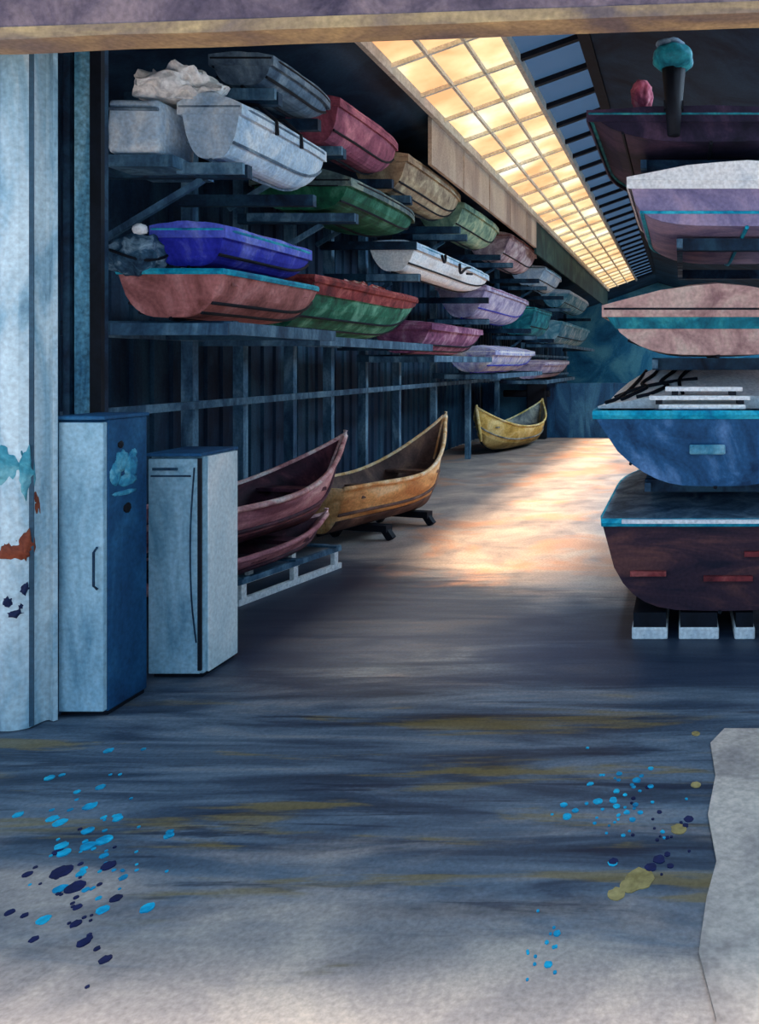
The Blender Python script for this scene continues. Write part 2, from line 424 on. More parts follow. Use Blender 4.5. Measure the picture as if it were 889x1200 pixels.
# big folded sheet-metal door slid open on the left, and the steel column behind it
M['door'] = wash('pale_blue_sheet', [(104, 140, 158), (150, 184, 198), (188, 208, 214), (204, 222, 226)], 3.2, (1, 1, .3), grain=.13)
bm = BM(); pl = []
k = 0
P0, P1 = Vector((-3.6, 3.84, 0)), Vector((-2.965, 4.06, 0))
nrm = Vector((.43, -.9, 0)).normalized()
nn = 24
for i in range(nn + 1):
    t = i / nn; ph = i % 8
    dd = (0, .05, .06, .06, .05, 0, -.03, -.03)[ph]
    pl.append(P0.lerp(P1, t) + nrm * dd)
loft(bm, [[p_ + Vector((0, 0, .005)) for p_ in pl], [p_ + Vector((0, 0, 3.24)) for p_ in pl]])
d1 = struct('door_1', bm, M['door'], solid=.02)
M['seam'] = wash('dark_seam', [(40, 66, 84), (66, 96, 114)], 4, (1, 1, .2))
for i in range(4, nn, 4):
    p_ = pl[i]; w_ = .06 if i % 8 else .05
    bm = BM(); loft(bm, [[p_ + nrm * .006 + Vector((-.45 * w_, -.2 * w_, z)), p_ + nrm * .006 + Vector((.45 * w_, .2 * w_, z))] for z in (.01, 3.22)])
    obj('seam_strip', bm, M['seam'], d1, solid=.01)
# stains on the door
M['rust'] = wash('rust_stain', [(96, 44, 30), (150, 74, 48)], 9)
def stain(parent, pts, m, name='paint_stain'):
    for (c, r, s) in pts:
        bm = BM(); blob(bm, c, r, .35, 2.4, s, 3); obj(name, bm, m, parent, smooth=True)

def on_door(px, z):     # the fold surface where the line of sight at px crosses the door plane
    k = (px - VX) / F; dv = P1 - P0
    t_ = (P0.x - k * P0.y) / (k * dv.y - dv.x)
    i_ = max(0, min(nn - 1, int(t_ * nn))); f_ = t_ * nn - i_
    p_ = pl[i_].lerp(pl[i_ + 1], f_); return p_ + nrm * .004 + Vector((0, 0, z))
M['tealst'] = wash('teal_stain', [(30, 110, 130), (70, 150, 166), (120, 180, 190)], 6)
M['navst'] = wash('navy_stain', [(14, 24, 56), (30, 44, 84)], 6)
def dstain(name, spots, m):
    for k_, (px, py, rx, rzz) in enumerate(spots):
        z = EYE - (py - VY) / F * 3.93
        bm = BM(); blob(bm, (0, 0, 0), (rx, .028, rzz), .45, 2.3, k_ + px * .1, 3)
        o_ = obj(name, bm, m, d1, smooth=True); o_.location = on_door(px, z); o_.rotation_euler = (0, 0, math.atan2(dvv.y, dvv.x))
dvv = P1 - P0
dstain('teal_stain', [(14, 545, .07, .1), (34, 555, .035, .12)], M['tealst'])
dstain('rust_stain', [(22, 646, .06, .05), (34, 640, .035, .07), (42, 592, .02, .09)], M['rust'])
dstain('navy_stain', [(16, 706, .022, .03), (34, 692, .02, .03), (24, 720, .03, .02), (40, 708, .01, .014), (30, 712, .01, .016)], M['navst'])

col = thing('steel_column', 'tall dark blue steel column with a lighter web, behind the blue metal lockers', 'column', (-3.24, 4.68, 0))
def profile(name, pts, z0, z1, m, par, **k):
    bm = BM(); loft(bm, [[Vector((x, y, z0)) for x, y in pts], [Vector((x, y, z1)) for x, y in pts]], True, True, True)
    return obj(name, bm, m, par, **k)
M['colblue'] = wash('blue_column', [(44, 104, 136), (96, 160, 186), (150, 200, 214)], 3, (2, 2, .25), grain=.3)
profile('flange', [(-.20, -.12), (-.10, -.12), (-.10, -.09), (-.20, -.09)], 0, 3.46, M['navy'], col)
profile('web', [(-.10, -.02), (.08, -.02), (.08, .03), (-.10, .03)], 0, 3.5, M['navy'], col)
profile('rib', [(-.085, -.09), (-.05, -.09), (-.05, -.02), (-.085, -.02)], 0, 3.5, M['navy'], col)
profile('cable_tray', [(-.03, -.08), (.065, -.08), (.065, -.02), (-.03, -.02)], 0, 3.5, M['colblue'], col)
profile('flange', [(.08, -.12), (.14, -.12), (.14, -.09), (.08, -.09)], 0, 3.54, M['ink'], col)

# ================================================================ LOCKERS
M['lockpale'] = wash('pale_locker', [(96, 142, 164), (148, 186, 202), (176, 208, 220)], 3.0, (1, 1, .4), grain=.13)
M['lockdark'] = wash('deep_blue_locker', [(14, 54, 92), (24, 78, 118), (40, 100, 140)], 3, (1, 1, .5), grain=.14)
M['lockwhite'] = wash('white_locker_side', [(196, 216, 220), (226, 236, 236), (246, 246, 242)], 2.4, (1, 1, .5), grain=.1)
def locker(name, label, x0, x1, y0, y1, h, mf, ms, extra):
    t = thing(name, label, 'locker', ((x0 + x1) / 2, (y0 + y1) / 2, 0))
    w, d = (x1 - x0) / 2, (y1 - y0) / 2
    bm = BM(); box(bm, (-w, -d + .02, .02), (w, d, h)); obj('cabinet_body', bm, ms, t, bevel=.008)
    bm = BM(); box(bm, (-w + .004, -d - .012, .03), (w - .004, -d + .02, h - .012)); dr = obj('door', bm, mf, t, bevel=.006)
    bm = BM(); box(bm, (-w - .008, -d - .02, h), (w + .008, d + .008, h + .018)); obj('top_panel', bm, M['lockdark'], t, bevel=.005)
    bm = BM(); box(bm, (-w + .01, -d + .03, 0), (w - .01, d - .01, .03)); obj('plinth', bm, M['ink'], t)
    extra(t, w, d, h, dr)
    return t
def ex1(t, w, d, h, dr):
    bm = BM(); box(bm, (-w - .004, -d - .03, .02), (-w + .03, -d + .01, h - .01)); obj('edge_strip', bm, M['navy'], t)
    bm = BM(); tube(bm, [(w - .03, -d - .016, .62), (w - .03, -d - .04, .64), (w - .03, -d - .04, .8), (w - .03, -d - .016, .82)], .006); obj('handle', bm, M['navy'], dr)
    # smeared teal brush mark on the dark side
    for (yy_, zz, ry, rz_, s) in ((-.04, 1.22, .05, .05, 1), (-.09, 1.16, .04, .055, 2), (.03, 1.19, .05, .06, 3), (.0, 1.12, .07, .03, 4), (-.02, 1.06, .09, .012, 5), (.05, 1.25, .025, .02, 6)):
        bm = BM(); blob(bm, (w + .001, yy_, zz), (.004, ry, rz_), .3, 2.2, s, 3); obj('teal_smear', bm, M['smear'], t, smooth=True)
    for (yy_, zz, r) in ((-.05, 1.30, .022), (.0, .98, .03)):
        bm = BM(); blob(bm, (w + .001, yy_, zz), (.004, r, r * .8), .3, 2.2, 8, 3); obj('dark_smear', bm, M['ink'], t, smooth=True)
M['smear'] = wash('teal_smear', [(30, 110, 150), (60, 150, 180), (110, 180, 200)], 14)
def ex2(t, w, d, h, dr):
    bm = BM(); tube(bm, smooth_path([(.02 * 0 + w - .03, -d - .016, h - .06), (w - .05, -d - .018, h - .4), (w - .045, -d - .018, h - .75), (w - .02, -d - .016, h - 1.0)]), .004); obj('pull_cord', bm, M['navy'], dr)
    bm = BM(); box(bm, (-w + .03, -d - .018, h - .075), (w - .12, -d - .01, h - .06)); obj('label_slot', bm, M['navy'], dr)
    bm = BM(); box(bm, (-w + .02, -d - .015, h - .11), (w - .05, -d - .01, h - .1)); obj('vent_slot', bm, M['navy'], dr)
    bm = BM(); box(bm, (w - .012, -d - .018, .05), (w + .006, -d - .004, h - .01)); obj('door_edge', bm, M['ink'], t)
    bm = BM(); box(bm, (w - .002, -d + .06, .02), (w + .008, d - .002, h - .005)); obj('side_panel', bm, M['lockwhite'], t)
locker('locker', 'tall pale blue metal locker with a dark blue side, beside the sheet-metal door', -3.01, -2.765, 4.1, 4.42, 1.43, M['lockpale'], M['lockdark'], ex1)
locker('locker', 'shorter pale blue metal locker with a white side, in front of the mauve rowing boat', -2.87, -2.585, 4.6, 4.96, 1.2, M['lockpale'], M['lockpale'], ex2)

# ================================================================ RACKS
RX = -3.8
rack = thing('boat_rack', 'dark blue steel storage rack of posts and arms holding boats along the left wall', 'rack', (0, 0, 0))
cols_y = [5.0, 6.6, 7.36, 8.3, 9.2, 10.2, 11.4, 13.1, 15.2, 17.6, 20.5, 24, 28]
for i, y in enumerate(cols_y):
    bm = BM(); box(bm, (RX - .045, y - .04, 0), (RX + .045, y + .04, 3.75)); obj('post', bm, M['steel'], rack)
for z in (1.38, 1.9):
    bm = BM(); box(bm, (RX + .046, 4.9, z - .03), (RX + .075, 28.2, z + .03)); obj('rail', bm, M['steel'], rack)
def shelf(x0, x1, y0, y1, z, brace=True):
    """a cantilevered shelf: two arms from the posts and a front rail, its top at z"""
    for y in (y0 + .12, y1 - .3):
        bm = BM(); box(bm, (RX + .02, y - .03, z - .085), (x1, y + .03, z)); obj('arm', bm, M['navy'], rack)
    if z < 2.2:
        bm = BM(); box(bm, (x1, y0 - .02, z - .085), (x1 + .04, y1, z - .01)); obj('front_rail', bm, M['steel'], rack)
    bm = BM(); box(bm, (x0, y0 - .05, z - .09), (x1 + .04, y0 - .02, z - .02)); obj('end_rail', bm, M['steel'], rack)
    if brace and z > 2.2:
        bm = BM(); bar(bm, (RX + .05, y0 + .12, z - .5), (x1 - .3, y0 + .12, z - .09), .03, .04); obj('brace', bm, M['steel'], rack)

# ================================================================ LEFT BOATS
G = 'boats stored on the left rack'
XF = -2.76
def lb(name, label, cpx, ytop, ybot, d0, d1, W, hull, railm, cover=None, x1=None, pitch=0, shelf_z=True, px0=None, **k):
    c = at(cpx, ytop, d0); zb = at(cpx, ybot, d0).z
    D = c.z - zb
    camber = k.pop('camber', .06)
    D2 = D - (camber * .5 if cover else 0)
    t = boat(name, label, 'boat', (c.x - W / 2, d0, zb), d1 - d0, W, D2, hull, railm, cover, camber, rot=(math.radians(pitch), 0, 0), group=G, **k)
    if shelf_z: shelf(c.x - W + .02, c.x - .02, d0, d1, zb - .015)
    return t, c, zb, D
W_ = wash
m_white = W_('pale_blue_hull', [(150, 182, 208), (190, 212, 228), (226, 234, 238)], 4)
m_grey = W_('slate_hull', [(48, 70, 92), (92, 116, 136), (140, 160, 172)], 4)
m_mauve = W_('mauve_pink_hull', [(96, 46, 66), (158, 82, 104), (206, 128, 140)], 3)
m_cream = W_('cream_hull', [(126, 104, 84), (176, 152, 122), (216, 198, 160)], 4)
m_sage = W_('sage_hull', [(80, 110, 96), (138, 166, 136), (200, 206, 164)], 4)
m_rose = W_('rose_hull', [(120, 96, 110), (190, 160, 160), (220, 206, 204)], 5)
m_green = W_('green_hull', [(8, 56, 44), (22, 92, 66), (76, 138, 112)], 3)
m_gtop = W_('grey_green_canvas', [(46, 66, 74), (84, 106, 106), (134, 148, 134)], 4)
m_lilac = W_('lilac_hull', [(130, 120, 160), (178, 168, 196), (214, 204, 214)], 5)
m_blue = W_('cobalt_hull', [(22, 26, 140), (42, 50, 178), (110, 116, 204)], 3)
m_blue2 = W_('violet_blue_canvas', [(58, 76, 186), (90, 104, 208), (140, 150, 220)], 3)
m_brown = W_('salmon_hull', [(120, 66, 60), (182, 112, 108), (216, 152, 146)], 3)
m_red = W_('dark_red_paint', [(86, 28, 36), (140, 54, 56), (186, 100, 92)], 5)
m_jade = W_('jade_hull', [(10, 62, 50), (34, 116, 88), (120, 186, 156)], 3)
m_plum = W_('plum_hull', [(88, 42, 80), (146, 86, 122), (196, 154, 174)], 4)
m_vio = W_('violet_white_hull', [(120, 124, 190), (180, 184, 214), (228, 226, 224)], 6)
m_tealw = W_('teal_white_hull', [(40, 120, 150), (110, 170, 190), (190, 214, 222)], 4)

# top row
lb('dinghy', 'small slate-grey dinghy at the very top of the left rack, under the lintel', 322, 66, 100, 5.7, 6.75, .44, m_grey, M['ink'], m_grey, strakes=1, bow=.5, camber=.03)
t, c, zb, D = lb('dinghy', 'pale blue-white covered dinghy on the top shelf beside the column, white tarpaulin over it', 285, 116, 186, 5.36, 6.75, .41, m_white, m_grey, m_white, camber=.1, strakes=1, straps=2, bow=.55, flare=.62, strake_m=m_grey)
WB = (c, zb, D)
lb('dinghy', 'mauve-pink dinghy on the top shelf behind the pale blue covered one', 400, 114, 168, 6.95, 8.55, .5, m_mauve, m_mauve, m_mauve, camber=.05, strakes=1, bow=.6)
lb('dinghy', 'cream and beige dinghy on the top shelf between the pink and the sage boats', 480, 180, 226, 8.65, 11.0, .62, m_cream, m_cream, m_cream, camber=.06, strakes=2, bow=.55, flare=.55)
lb('dinghy', 'sage green dinghy on the top shelf beyond the cream boat', 546, 236, 272, 11.1, 13.6, .7, m_sage, m_sage, m_sage, camber=.08, strakes=1, bow=.5, flare=.5)
lb('dinghy', 'rose and white dinghy far along the top shelf', 600, 272, 306, 14.1, 17.2, .8, m_rose, m_red, m_rose, camber=.1, strakes=1, bow=.5, flare=.5)
lb('dinghy', 'pale blue dinghy far down the top row, beyond the rose boat', 640, 312, 334, 17.6, 20.6, .8, m_white, M['teal'], m_white, camber=.06, strakes=1, bow=.5, flare=.5)
lb('dinghy', 'furthest white-blue dinghy of the top row, near the end of the skylight', 668, 340, 360, 21.2, 26.5, .8, m_tealw, M['white'], m_white, camber=.06, strakes=1, bow=.5, flare=.5)
# second row
t, c, zb, D = lb('dinghy', 'dark green dinghy with black scribbled lettering on its stern, grey cover', 415, 200, 246, 7.18, 9.25, .9, m_green, M['ink'], m_gtop, camber=.16, strakes=1, bow=.55, flare=.72)
scribble(t, [[(-.05, -.02, .27), (.0, -.02, .34), (-.02, -.02, .22), (.03, -.02, .2)], [(.02, -.02, .33), (.06, -.02, .24), (.1, -.02, .33), (.06, -.02, .36), (.05, -.02, .24)], [(.12, -.02, .3), (.17, -.02, .33), (.13, -.02, .26), (.2, -.02, .25)], [(-.4, -.02, .2), (-.2, -.02, .215), (.1, -.02, .2), (.32, -.02, .2)]], r=.006)
t, c, zb, D = lb('dinghy', 'white dinghy with black painted marks on its side, below the cream boat', 490, 284, 318, 8.95, 12.6, .55, M['white'], m_tealw, m_white, camber=.05, strakes=1, bow=.5, flare=.5)
scribble(t, [[(.355, .6, .24), (.35, .7, .18), (.34, .8, .22), (.35, .75, .26)], [(.345, 1.4, .24), (.33, 1.5, .14), (.345, 1.7, .22), (.345, 1.9, .25)], [(.345, 1.75, .16), (.345, 2.0, .18)]], r=.016)
lb('dinghy', 'lilac dinghy in the second row beyond the white marked boat', 572, 332, 372, 12.6, 16.6, .8, m_lilac, m_plum, m_lilac, camber=.1, strakes=1, bow=.45, flare=.5, strake_m=m_blue)
lb('dinghy', 'dark teal dinghy in the second row between the lilac and the pale teal boats', 628, 360, 392, 17.0, 19.8, .8, M['teal'], M['ink'], M['teal'], camber=.05, strakes=1, bow=.5)
lb('dinghy', 'pale teal dinghy at the far end of the second row', 660, 376, 402, 20.4, 27.5, .9, m_tealw, M['cyan'], m_tealw, camber=.06, strakes=1, bow=.5, flare=.6)
# lowest shelf
t, c, zb, D = lb('dinghy', 'salmon-brown dinghy with a teal rail on the lowest shelf, carrying the blue one', 268, 318, 372, 5.0, 6.5, .68, m_brown, M['cyan'], None, strakes=2, bow=.6, flare=.66, open_in=m_brown)
SB = (c, zb, D)
t, c, zb, D = lb('dinghy', 'cobalt blue dinghy with cyan rails stacked on the salmon-brown one', 266, 264, 312, 5.1, 6.42, .46, m_blue, M['cyan'], m_blue2, camber=.05, strakes=1, bow=.6, flare=.8, shelf_z=False, strake_m=M['ink'])
t, c, zb, D = lb('dinghy', 'jade green dinghy with dark red rim on the lowest shelf, holding crumpled red cloth', 375, 326, 390, 6.72, 9.7, .95, m_jade, m_red, None, strakes=2, bow=.62, flare=.5, rail=.035, thwarts=3, bands=[(.0, .06, m_red)])
JB = (c, zb, D)
lb('dinghy', 'plum coloured dinghy on the lowest shelf past the jade green boat', 508, 378, 414, 9.85, 12.8, .75, m_plum, m_plum, m_plum, camber=.06, strakes=2, bow=.45, flare=.5)
lb('dinghy', 'violet and white dinghy on the lowest shelf beyond the plum boat', 582, 408, 436, 12.9, 17.0, .8, m_vio, M['white'], m_vio, camber=.1, strakes=1, bow=.45, flare=.5, strake_m=m_blue)
lb('dinghy', 'pale purple dinghy at the far end of the lowest shelf', 640, 424, 444, 17.5, 22.0, .8, m_lilac, M['white'], m_lilac, camber=.05, strakes=1, bow=.5, flare=.5)

# things lying on the left rack
c, zb, D = WB
bm = BM(); box(bm, (-.16, -.2, 0), (.16, .2, .34)); bmesh.ops.subdivide_edges(bm, edges=bm.edges[:], cuts=5, use_grid_fill=True)
for v in bm.verts:
    v.co += Vector((noise.noise(v.co * 9), noise.noise(v.co * 9 + Vector((5, 0, 0))), noise.noise(v.co * 9 + Vector((0, 5, 0))))) * .018
t = thing('wrapped_crate', 'pale blue wrapped crate on the top shelf between the column and the white boat', 'crate', (-3.36, 5.42, zb))
obj('wrapping', bm, m_white, t, smooth=True, sub=1)
bm = BM(); tube(bm, [(-.17, -.215, .27), (.17, -.215, .265)], .012); obj('strap', bm, m_grey, t)
bm = BM(); box(bm, (-3.5, 5.2, zb - .085), (-3.1, 5.66, zb - .012)); obj('shelf_board', bm, M['steel'], rack)
bm = BM(); blob(bm, (0, 0, 0), (.25, .22, .13), .5, 1.7, 11, 5)
for v in bm.verts:
    v.co.z += .05 * noise.noise(v.co * 12); v.co.z = max(v.co.z, -.08)
tag(obj('tarpaulin', bm, M['tarpwhite'], smooth=False), 'crumpled cream-white tarpaulin lying on top of the pale blue dinghy and crate', 'tarpaulin').location = (-3.2, 5.5, zb + .45)
c, zb, D = SB
t = thing('tied_bundle', 'round dark blue tied bundle beside the cobalt blue dinghy', 'bundle', (-3.22, 5.06, zb + .36))
bm = BM(); blob(bm, (0, 0, 0), (.15, .15, .14), .22, 2.6, 4, 4); obj('sack', bm, W_('dark_blue_sack', [(20, 44, 68), (52, 88, 112), (150, 176, 190)], 9), t, smooth=True)
bm = BM(); blob(bm, (.03, -.03, .16), (.04, .04, .035), .3, 3, 6, 3); obj('knot', bm, M['white'], t, smooth=True)
bm = BM(); tube(bm, [Vector((.155 * math.cos(a), .155 * math.sin(a), .03 * math.sin(2 * a))) for a in [2 * math.pi * k / 20 for k in range(20)]], .009, 6, True); obj('cord', bm, M['ink'], t)
c, zb, D = JB
for k, (yy_, dx, s, lab) in enumerate(((1.5, .12, 3, 'nearer'), (2.0, .1, 5, 'further'))):
    bm = BM(); blob(bm, (0, 0, 0), (.2, .25, .09), .5, 2.2, s, 4)
    for v in bm.verts: v.co.z += .05 * noise.noise(v.co * 14)
    tag(obj('cloth', bm, W_('red_white_cloth', [(130, 36, 34), (196, 96, 84), (240, 226, 216)], 10)), 'crumpled red and white cloth in the jade green dinghy, the %s of two heaps' % lab, 'cloth', 'cloth heaps in the jade dinghy').location = (c.x - .95 / 2 + dx, c.y + yy_, zb + D + .02)

# ================================================================ FLOOR BOATS ON THE LEFT
def rowboat(name, label, stern, bow_, W, D, z0, hull, inner, railm, lower=None, lining=None, prow=.5, bands=None, cat='boat', bothends=False, thw=3, sheer_s=.0):
    """slender open wooden boat with a high curved prow, from stern to bow (world x,y)"""
    s0, s1 = Vector(stern), Vector(bow_); L = (s1 - s0).length
    ang = math.atan2(s1.y - s0.y, s1.x - s0.x) - math.pi / 2
    t = thing(name, label, cat, (s0.x, s0.y, z0), (0, 0, ang), 'open boats on the floor')
    def sec(s):
        if bothends: w = W / 2 * max(.02, (1 - abs(2 * s - 1) ** 2.4))
        else:
            w = W / 2 * (.7 + .3 * min(1, s / .35))
            if s > .45: w *= max(.03, 1 - ((s - .45) / .55) ** 2)
        e = max(0, (s - .4) / .6)
        zs = D + prow * e ** 2.2
        zk = (prow + D) * .5 * max(0, (s - .72) / .28) ** 2.0
        if bothends:
            e = abs(2 * s - 1); zs = D + prow * e ** 2.5; zk = .5 * D * e ** 4
        elif s < .3: zs += sheer_s * (1 - s / .3) ** 2
        return w, zs, zk, s * L
    def ring(s, n=13):
        w, zs, zk, y = sec(s); h = zs - zk; out = []
        for i in range(n):
            a = math.pi * i / (n - 1); cx, sz = math.cos(a), math.sin(a); v = sz ** .8
            x = w * abs(cx) ** .8 * (1 if cx >= 0 else -1) * (1 - .25 * v)
            out.append(Vector((x, y - (.10 * v * L * max(0, (s - .7) / .3) if not bothends else .06 * v * L * (1 if s > .5 else -1) * max(0, abs(2 * s - 1) - .6) / .4), zs - h * v)))
        return out
    ss = [i / 20 for i in range(21)]
    bm = BM(); loft(bm, [ring(s) for s in ss], False, True, True)
    h_ = obj('hull', bm, hull, t, smooth=True, solid=.018); h_.data.materials.append(lining or hull); h_.modifiers[0].material_offset = 1
    if lower:
        for side in (0, 1):
            rr_ = []
            for s in ss:
                r = ring(s, 41); r = r[::-1] if side else r
                rr_.append([v + Vector((.008 if v.x > 0 else -.008, 0, -.004)) for v in r[9:21]])
            bm = BM(); loft(bm, rr_); obj('bottom_planking', bm, lower, t, smooth=True, solid=.004)
    for sgn, i in ((1, 0), (-1, 12)):
        bm = BM(); tube(bm, [ring(s)[i] for s in ss], .022, 6); obj('gunwale', bm, railm, t, smooth=True)
        bm = BM(); tube(bm, [ring(s)[i + 2 * sgn] + Vector((.008 * sgn, 0, 0)) for s in ss], .016, 6); obj('rubbing_strake', bm, inner, t, smooth=True)
    tip = ring(1.0); bm = BM(); tube(bm, [tip[0] + Vector((0, .0, .05)), (tip[0] + tip[12]) / 2, tip[3], tip[6]], [.02, .03, .03, .025], 6); obj('stem_post', bm, railm, t, smooth=True)
    if bothends:
        tip = ring(0); bm = BM(); tube(bm, [tip[0] + Vector((0, .0, .05)), (tip[0] + tip[12]) / 2, tip[3], tip[6]], [.02, .03, .03, .025], 6); obj('stern_post', bm, railm, t, smooth=True)
    for k in range(thw):
        s = .15 + .55 * k / max(1, thw - 1); w, zs, zk, y = sec(s); h = zs - (zs - zk) * .25
        bm = BM(); box(bm, (-w * .9, y - .08, h - .015), (w * .9, y + .08, h + .012)); obj('thwart', bm, inner, t)
    bm = BM(); tube(bm, [ring(s)[6] + Vector((0, 0, -.008)) for s in ss], .018, 5); obj('keel', bm, M['ink'], t)
    return t
m_pk = W_('mauve_planks', [(124, 66, 80), (196, 128, 136), (236, 186, 182)], 3, (2, .5, 2))
m_pki = W_('dark_plum_planks', [(34, 18, 32), (66, 34, 50), (110, 60, 72)], 3)
m_or = W_('orange_planks', [(190, 126, 74), (236, 180, 116), (250, 214, 164)], 3, (2, .5, 2))
m_ori = W_('brown_planks', [(60, 44, 44), (100, 76, 70), (140, 108, 90)], 3)
m_ye = W_('yellow_hull', [(168, 132, 60), (218, 180, 96), (240, 214, 146)], 3)
m_pkr = W_('pale_pink_rail', [(170, 100, 106), (226, 172, 170), (246, 226, 220)], 5)
m_orr = W_('pale_orange_rail', [(214, 150, 90), (244, 204, 150), (250, 234, 210)], 5)
m_yer = W_('pale_yellow_rail', [(190, 160, 80), (230, 206, 130), (244, 232, 190)], 5)
m_yed = W_('ochre_planks', [(96, 78, 44), (150, 122, 66), (190, 160, 100)], 3)
m_yei = W_('grey_planks', [(70, 80, 90), (130, 134, 130), (180, 178, 160)], 4)
rowboat('rowing_boat', 'mauve wooden rowing boat with a high pointed prow, behind the white-sided locker', (-3.42, 5.1), (-2.98, 7.55), .72, .3, .42, m_pk, m_pki, m_pkr, m_pki, m_pki, prow=.34)
rowboat('rowing_boat', 'dark plum rowing boat lying low on a white trestle under the mauve rowing boat', (-3.42, 5.2), (-3.02, 7.25), .62, .16, .2, m_pk, m_pki, m_pk, m_pki, m_pki, prow=.06)
rowboat('rowing_boat', 'orange wooden rowing boat with an upswept prow, second along the aisle', (-3.3, 7.75), (-2.7, 9.75), .8, .42, .15, m_or, m_ori, m_orr, m_ori, m_ori, prow=.53)
rowboat('canoe', 'yellow canoe with both ends raised, furthest of the boats on the floor', (-3.72, 15.5), (-3.0, 18.4), .95, .42, .06, m_ye, m_yei, m_yer, m_yed, m_yei, prow=.42, bothends=True, cat='canoe')
# trestle under the mauve boats
t = thing('trestle', 'low white slatted trestle under the two mauve rowing boats', 'trestle', (-3.18, 6.55, 0), (0, 0, math.radians(-13)))
for k, sx in enumerate((-1, 1)):
    bm = BM(); box(bm, (sx * .2 - .02, -.55, .0), (sx * .2 + .02, .62, .045)); obj('skid', bm, M['white'], t)
    bm = BM(); box(bm, (sx * .2 - .02, -.55, .145), (sx * .2 + .02, .62, .185)); obj('rail', bm, M['steel'], t)
    for yv in (-.5, .05, .55):
        bm = BM(); box(bm, (sx * .2 - .018, yv - .025, .045), (sx * .2 + .018, yv + .025, .145)); obj('leg', bm, M['white'], t)
for yv in (-.5, .05, .55):
    bm = BM(); box(bm, (-.24, yv - .03, .185), (.24, yv + .03, .2)); obj('slat', bm, M['steel'], t)
for (y, x, lab) in ((8.3, -3.1, 'nearer'), (9.05, -2.93, 'further')):
    t = thing('boat_stand', 'dark wooden boat stand under the orange rowing boat, the %s of two' % lab, 'stand', (x, y, 0), (0, 0, -.28), 'stands under the orange boat')
    bm = BM(); box(bm, (-.3, -.05, .08), (.3, .05, .145)); obj('crossbar', bm, M['ink'], t)
    for sx in (-1, 1):
        bm = BM(); bar(bm, (sx * .33, 0, .01), (sx * .25, 0, .11), .06, .07); obj('leg', bm, M['ink'], t)
t = thing('boat_stand', 'dark stand of a post and a cross arm behind the yellow canoe', 'stand', (-3.25, 19.2, 0))
bm = BM(); box(bm, (-.22, -.1, 0), (.22, .1, 1.3)); obj('post', bm, M['ink'], t, bevel=.03)
bm = BM(); box(bm, (-.75, -.08, .95), (.3, .08, 1.1)); obj('cross_arm', bm, M['ink'], t, bevel=.03)

# ================================================================ RIGHT STACK
G2 = 'boats stacked on the right rack'
DR = 5.25
rr = thing('boat_rack', 'dark blue steel rack at the right carrying a tall stack of boats', 'rack', (0, 0, 0))
for x, y in ((1.45, 5.7), (1.45, 7.6)):
    bm = BM(); box(bm, (x - .05, y - .05, 0), (x + .05, y + .05, 3.6)); obj('post', bm, M['navy'], rr)
def rshelf(z, x0=-.3):
    for y in (5.7, 7.6):
        bm = BM(); box(bm, (x0, y - .04, z - .08), (1.42, y + .04, z)); obj('arm', bm, M['navy'], rr)
    bm = BM(); box(bm, (x0, 5.6, z - .07), (x0 + .04, 7.7, z - .012)); obj('front_rail', bm, M['steel'], rr)
def rb(label, lpx, ytop, ybot, W, hull, railm, cover=None, L=2.9, shelf_=True, **k):
    c = at(lpx, ytop, DR); zb = at(lpx, ybot, DR).z
    t = boat('motor_boat', label, 'boat', (c.x + W / 2, DR, zb), L, W, c.z - zb, hull, railm, cover, k.pop('camber', .06), group=G2, **k)
    if shelf_: rshelf(zb - .015, c.x + W * .2)
    return t, c, zb
m_dk = W_('dusky_purple_hull', [(16, 16, 34), (40, 32, 56), (78, 58, 80)], 2.5)
m_li2 = W_('mauve_lilac_hull', [(104, 98, 140), (150, 138, 172), (186, 160, 184)], 2.5, grain=.12)
m_pkh = W_('pink_beige_hull', [(150, 110, 108), (198, 156, 146), (216, 186, 170)], 4)
m_nb = W_('navy_sky_hull', [(16, 50, 84), (40, 92, 136), (110, 150, 196)], 2.2, grain=.14)
m_br = W_('brown_purple_hull', [(28, 24, 42), (62, 40, 52), (108, 66, 62)], 2.6, (.5, 1, 2))
rb('dusky purple motor boat at the very top of the right stack, with a teal outboard', 690, 134, 166, 1.5, m_dk, M['teal'], m_dk, camber=.05, strakes=1, flare=.6, stern=1, bow=.3)
rb('lilac motor boat with teal bands under a white cover, second from the top at right', 737, 212, 265, 1.45, m_li2, M['white'], M['white'], camber=.17, strakes=1, flare=.9, stern=1, strake_m=M['cyan'], bands=[(.28, .36, M['cyan'])], straps=0, bow=.3)
rb('pink-beige motor boat with a teal band, in the middle of the right stack', 708, 362, 416, 1.4, m_pkh, M['ink'], m_pkh, camber=.22, strakes=1, flare=.7, stern=1, bands=[(.02, .1, M['teal'])], bow=.3)
t, c, zb = rb('navy motor boat with a cyan rail and white deck, level with the canoe at right', 695, 486, 570, 1.5, m_nb, M['cyan'], None, strakes=1, flare=.55, stern=1, rail=.03, bow=.3, thwarts=0)
R4 = (c, zb)
sec, ring = hull_fn(2.9, 1.5, c.z - zb, bow=.3, flare=.55, stern=1)
def deck_z(x, y):
    w, zs, zk, yy_ = sec(max(0, min(1, y / 2.9)))
    u = min(1, abs(x) / w)
    return zs + .03 + (.07 + .22 * min(1, max(0, y - .25) / .75)) * (1 - u ** 3) + .012 * noise.noise(Vector((x * 6, y * 3, 2)))
bm = BM(); rows = []
for i in range(20):
    y = .27 + 2.3 * i / 19; w = sec(y / 2.9)[0]
    rows.append([Vector((w * (1 - k / 10), y, deck_z(w * (1 - k / 10), y))) for k in range(21)])
loft(bm, rows, False, True, True); obj('white_deck', bm, M['white'], t, solid=.015)
